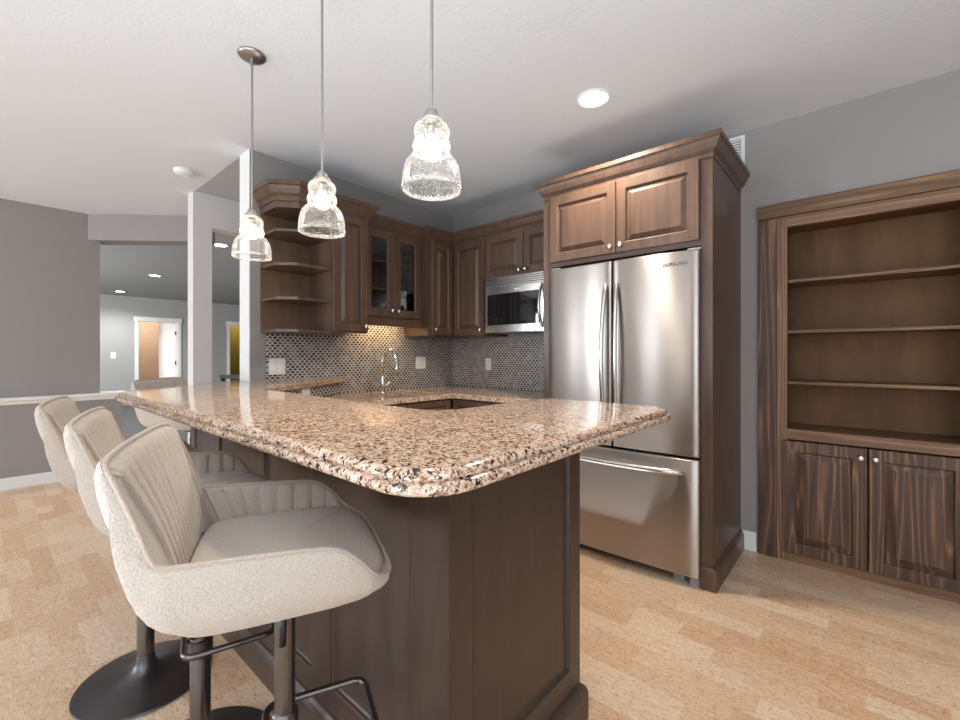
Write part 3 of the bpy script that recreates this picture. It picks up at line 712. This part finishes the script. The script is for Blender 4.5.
# ------------------------------------------------------------------ pendants
def pendant(x, y, zb_):
    t = thing('pendant_lamp', '', 'pendant lamp', (x, y, H), group='pendant lamps over the bar')
    q = zb_ - H
    MB().lathe([(0, 0), (.063, 0), (.064, -.006), (.058, -.013), (.040, -.022), (.020, -.026), (0, -.027)], n=36).build('canopy', M['nickel'], t, smooth=True, angle=50)
    MB().lathe([(0, -.026), (.009, -.026), (.009, -.05), (.005, -.053)], n=14).tube([(0, 0, -.05), (0, 0, q + .232)], .0048, 10).build('rod', M['nickel'], t, smooth=True, angle=40)
    MB().lathe([(.005, q + .238), (.016, q + .235), (.021, q + .226), (.021, q + .214), (.031, q + .211), (.032, q + .206), (.024, q + .204), (.024, q + .192), (.0, q + .19)], n=28).build('socket', M['nickel'], t, smooth=True, angle=40)
    g_ = MB().lathe([(.026, q + .201), (.036, q + .198), (.046, q + .190), (.0515, q + .178), (.052, q + .168), (.049, q + .157), (.045, q + .150), (.0455, q + .147), (.052, q + .140), (.0555, q + .129), (.053, q + .118), (.047, q + .109), (.0475, q + .106), (.062, q + .097), (.074, q + .082), (.081, q + .064), (.085, q + .042), (.087, q + .016), (.087, q + .001), (.0845, q), (.083, q + .002), (.0835, q + .012)], n=64).build('glass_shade', M['glass'], t, smooth=True)
    MB().tube([(.0855 * math.cos(2 * PI * k_ / 48), .0855 * math.sin(2 * PI * k_ / 48), q + .001) for k_ in range(48)], .0020, 8, closed=True).build('rim', M['rim'], g_, smooth=True)
    MB().lathe([(.0, q + .19), (.013, q + .188), (.0135, q + .160), (.0, q + .159)], n=20).build('lamp_holder', M['nickel'], t, smooth=True, angle=40)
    MB().lathe([(0, q + .160), (.012, q + .160), (.014, q + .152), (.023, q + .143), (.029, q + .131), (.030, q + .120), (.026, q + .106), (.017, q + .096), (0, q + .092)], n=24).build('bulb', M['bulb'], t, smooth=True)
    l = bpy.data.lights.new('lamp', 'SPOT'); l.energy = 9; l.color = (1, .86, .70); l.spot_size = math.radians(104); l.spot_blend = .25; l.shadow_soft_size = .03
    o = bpy.data.objects.new('lamp', l); COL.objects.link(o); o.parent = t; o.location = (0, 0, q + .085)
    return t
ps = [pendant(-2.255, .877, 1.748), pendant(-1.588, .877, 1.748), pendant(-.96, .877, 1.757)]
for p, l in zip(ps, ('seeded glass pendant lamp farthest away, in front of the pale wall end', 'seeded glass pendant lamp in the middle, in front of the corner cabinets', 'seeded glass pendant lamp nearest and highest, hanging before the plain ceiling')): p['label'] = l

# ------------------------------------------------------------------ far room furniture and door leaf
lf = thing('door_leaf', 'white panelled door standing ajar in the far doorway', 'door', (FX - .11, 3.50, 0), math.radians(-90 - 48))
MB().panel(0, .45, .01, 2.11, -.02, stile=.10, t=.04, groove=.012, raise_w=.01, lift=.01).build('leaf', M['white'], lf)
MB().lathe([(0, 0), (.012, 0), (.012, .03), (.028, .04), (.03, .055), (0, .06)], (.39, -.02, 1.0), 16, 'Y').build('knob', M['black'], lf, smooth=True)
for z in (.25, 1.05, 1.85): MB().box(-.006, .012, -.03, .03, z - .05, z + .05).build('hinge', M['black'], lf)
tb = thing('table', 'black table in the far room behind the cased opening', 'table', (-8.15, 3.15, 0))
MB().box(-.5, .5, -.35, .35, .86, .91, .005).build('tabletop', M['black'], tb)
for sx_ in (-1, 1):
    for sy_ in (-1, 1): MB().box(sx_ * .45 - .03, sx_ * .45 + .03, sy_ * .3 - .03, sy_ * .3 + .03, 0, .86).build('leg', M['black'], tb)

# ------------------------------------------------------------------ bar stools
def catmull(P, per):
    out_ = []; n = len(P)
    for i in range(n):
        p0, p1, p2, p3 = P[(i - 1) % n], P[i], P[(i + 1) % n], P[(i + 2) % n]
        for k in range(per):
            t_ = k / per
            out_.append(.5 * ((2 * p1) + (p2 - p0) * t_ + (2 * p0 - 5 * p1 + 4 * p2 - p3) * t_ ** 2 + (3 * p1 - p0 - 3 * p2 + p3) * t_ ** 3))
    return out_
half = [(.0, .206, .826), (.08, .205, .826), (.15, .201, .827), (.195, .188, .830), (.222, .158, .846), (.232, .118, .890), (.236, .072, .916), (.238, -.04, .925), (.238, -.155, .930), (.238, -.180, .932), (.236, -.196, .946), (.233, -.219, 1.01), (.230, -.246, 1.078), (.223, -.256, 1.093), (.202, -.262, 1.104), (.12, -.266, 1.109), (.0, -.268, 1.110)]
shalf = [(0, .196, .836), (.075, .196, .836), (.14, .190, .837), (.178, .176, .840), (.192, .153, .847), (.199, .112, .851), (.203, .07, .852), (.205, -.04, .852), (.205, -.120, .852), (.204, -.142, .852), (.198, -.154, .852), (.185, -.163, .852), (.165, -.169, .852), (.14, -.173, .852), (.11, -.176, .852), (.06, -.178, .852), (0, -.179, .852)]
bhalf = [(0, .172, .806), (.08, .172, .806), (.15, .170, .806), (.190, .160, .806), (.210, .138, .806), (.217, .105, .806), (.221, .065, .806), (.223, -.04, .806), (.221, -.100, .806), (.219, -.120, .806), (.214, -.140, .806), (.202, -.152, .806), (.185, -.158, .806), (.155, -.161, .806), (.12, -.162, .806), (.06, -.163, .806), (0, -.163, .806)]
def loop3(hf): return catmull([Vector(p) for p in hf] + [Vector((-x, y, z)) for x, y, z in reversed(hf[1:-1])], 16)
rim, seat, bott = loop3(half), loop3(shalf), loop3(bhalf)
NR = len(rim)
def plan_n(i):
    a_ = rim[(i - 1) % NR]; b_ = rim[(i + 1) % NR]; d = Vector((b_.x - a_.x, b_.y - a_.y))
    if d.length < 1e-6: d = Vector((1, 0))
    d.normalize(); n = Vector((-d.y, d.x)); c = Vector((rim[i].x, rim[i].y + .02))
    return n if n.dot(c) < 0 else -n          # pointing inward
def sstep(a_, b_, x):
    t_ = max(0, min(1, (x - a_) / (b_ - a_))); return t_ * t_ * (3 - 2 * t_)
def make_stool():
    t = thing('bar_stool', '', 'bar stool', (0, 0, 0), 0, 'upholstered bar stools at the raised bar')
    bk_ = [sstep(.925, .985, p.z) for p in rim]
    of_ = [b_ * (.012 + .024 * (1 - sstep(.96, 1.09, p.z))) for p, b_ in zip(rim, bk_)]
    rows = [[tuple(p) for p in rim],
            [(p.x * 1.01, p.y - .4 * o_, p.z + .005 * b_) for p, b_, o_ in zip(rim, bk_, of_)],
            [(p.x * 1.02, p.y - .8 * o_, p.z + .001 * b_ - .002) for p, b_, o_ in zip(rim, bk_, of_)],
            [(p.x * 1.02, p.y - 1.0 * o_, p.z - .010 * b_ - .006) for p, b_, o_ in zip(rim, bk_, of_)]]
    top = rows[-1]
    for s in (.1, .22, .38, .55, .7, .82, .91, .97, 1.0):
        row = []
        for i in range(NR):
            x0, y0, z0 = top[i]; b_ = bott[i]
            front = sstep(.12, .2, rim[i].y)
            ex = 1.6 * bk_[i] + (1 - bk_[i]) * (7 - 3.5 * front)
            k = s ** ex
            zz = z0 + (b_.z - z0) * s - (.006 * sstep(.9, 1, s))
            row.append((x0 + (b_.x - x0) * k, y0 + (b_.y - y0) * k, zz))
        rows.append(row)
    rows.append([(x * .92, (y - .04) * .92 + .04, z - .004) for x, y, z in rows[-1]])
    rows.append([(x * .3, (y - .04) * .3 + .04, z - .001) for x, y, z in rows[-1]])
    MB().grid(rows, True, False, True).build('outer_shell', M['fabric'], t, smooth=True, angle=70)
    # inner lining with stitched channels
    acc = [0]
    for i in range(NR): acc.append(acc[-1] + (rim[(i + 1) % NR] - rim[i]).length)
    L2 = acc[-1]
    rows = []
    for s in (0, .05, .12, .25, .4, .55, .7, .85, .95, 1):
        row = []
        for i in range(NR):
            n = plan_n(i); ins = .016 * min(1, s / .05)
            a_ = Vector((rim[i].x + n.x * ins, rim[i].y + n.y * ins, rim[i].z + .003 * math.sin(PI * min(1, s / .12))))
            p = a_.lerp(seat[i], s)
            ch = (acc[i] / L2 * 46 + .5) % 1; gq = max(0, 1 - abs(ch - .5) / .2)
            deep = .010 * gq * min(1, s / .12) * sstep(.87, .91, rim[i].z)
            bulge = .010 * math.sin(PI * s) * bk_[i]
            row.append((p.x - n.x * (deep - bulge), p.y - n.y * (deep - bulge), p.z))
        rows.append(row)
    MB().grid(rows, True).build('inner_lining', M['fabric'], t, smooth=True, angle=80)
    rows = []
    for k, dz in ((1.0, -.006), (.985, .002), (.95, .007), (.85, .011), (.6, .014), (.3, .014), (.02, .014)):
        rows.append([(p.x * k, (p.y - .02) * k + .02, p.z * k + .852 * (1 - k) + dz * (1 - .4 * k * sstep(.05, .19, p.y))) for p in seat])
    MB().grid(rows, True, False, True).build('seat_cushion', M['fabric'], t, smooth=True)
    MB().tube([(p.x, p.y, p.z + .002) for p in rim[::2]], .0045, 8, closed=True).build('piping', M['pipe'], t, smooth=True)
    MB().lathe([(0, .760), (.07, .760), (.09, .775), (.09, .792), (0, .792)], n=24).build('swivel_plate', M['gun'], t, smooth=True, angle=40)
    MB().lathe([(.0, .012), (.0285, .012), (.0285, .47), (.026, .475), (.022, .478), (.022, .77), (0, .77)], n=28).build('post', M['gunpost'], t, smooth=True, angle=40)
    MB().lathe([(0, 0), (.216, 0), (.222, .004), (.220, .010), (.19, .017), (.12, .028), (.065, .040), (.042, .055), (.033, .075), (.0295, .10), (.0285, .104)], n=56).build('base', M['gun'], t, smooth=True, angle=40)
    MB().lathe([(.0285, .345), (.034, .347), (.034, .398), (.0285, .400)], n=24).build('collar', M['gun'], t, smooth=True, angle=40)
    loop = []
    for cx_, cy_, a0 in ((.085, .165, 0), (-.085, .165, 90), (-.085, -.012, 180), (.085, -.012, 270)): loop += [(x, y, .41) for x, y in arc(cx_, cy_, .03, a0, a0 + 90, 5)]
    MB().tube(loop, .0085, 10, closed=True).build('footrest', M['gunpost'], t, smooth=True)
    MB().tube([(.02, -.0, .77), (.055, -.0, .765), (.062, -.002, .75), (.060, -.003, .72)], .005, 8).tube([(.060, -.003, .725), (.058, -.005, .655)], .0075, 10).build('lever', M['black'], t, smooth=True)
    return t
st = make_stool()
spots = [(-.984, .453, 24, 'cream upholstered bar stool nearest the camera, in front of the other stools'),
         (-1.55, .45, 16, 'cream upholstered bar stool in the middle, between the nearest and the third stool'),
         (-2.13, .43, 14, 'cream upholstered bar stool with its round base showing, third from the camera'),
         (-3.40, .97, -50, 'cream upholstered bar stool beyond the far angled end of the bar')]
for i, (x, y, a_, lab) in enumerate(spots):
    o = st if i == 0 else copy_tree(st)
    o.location = (x, y, -.0); o.rotation_euler.z = math.radians(-a_) if i < 3 else math.radians(a_)
    o['label'] = lab
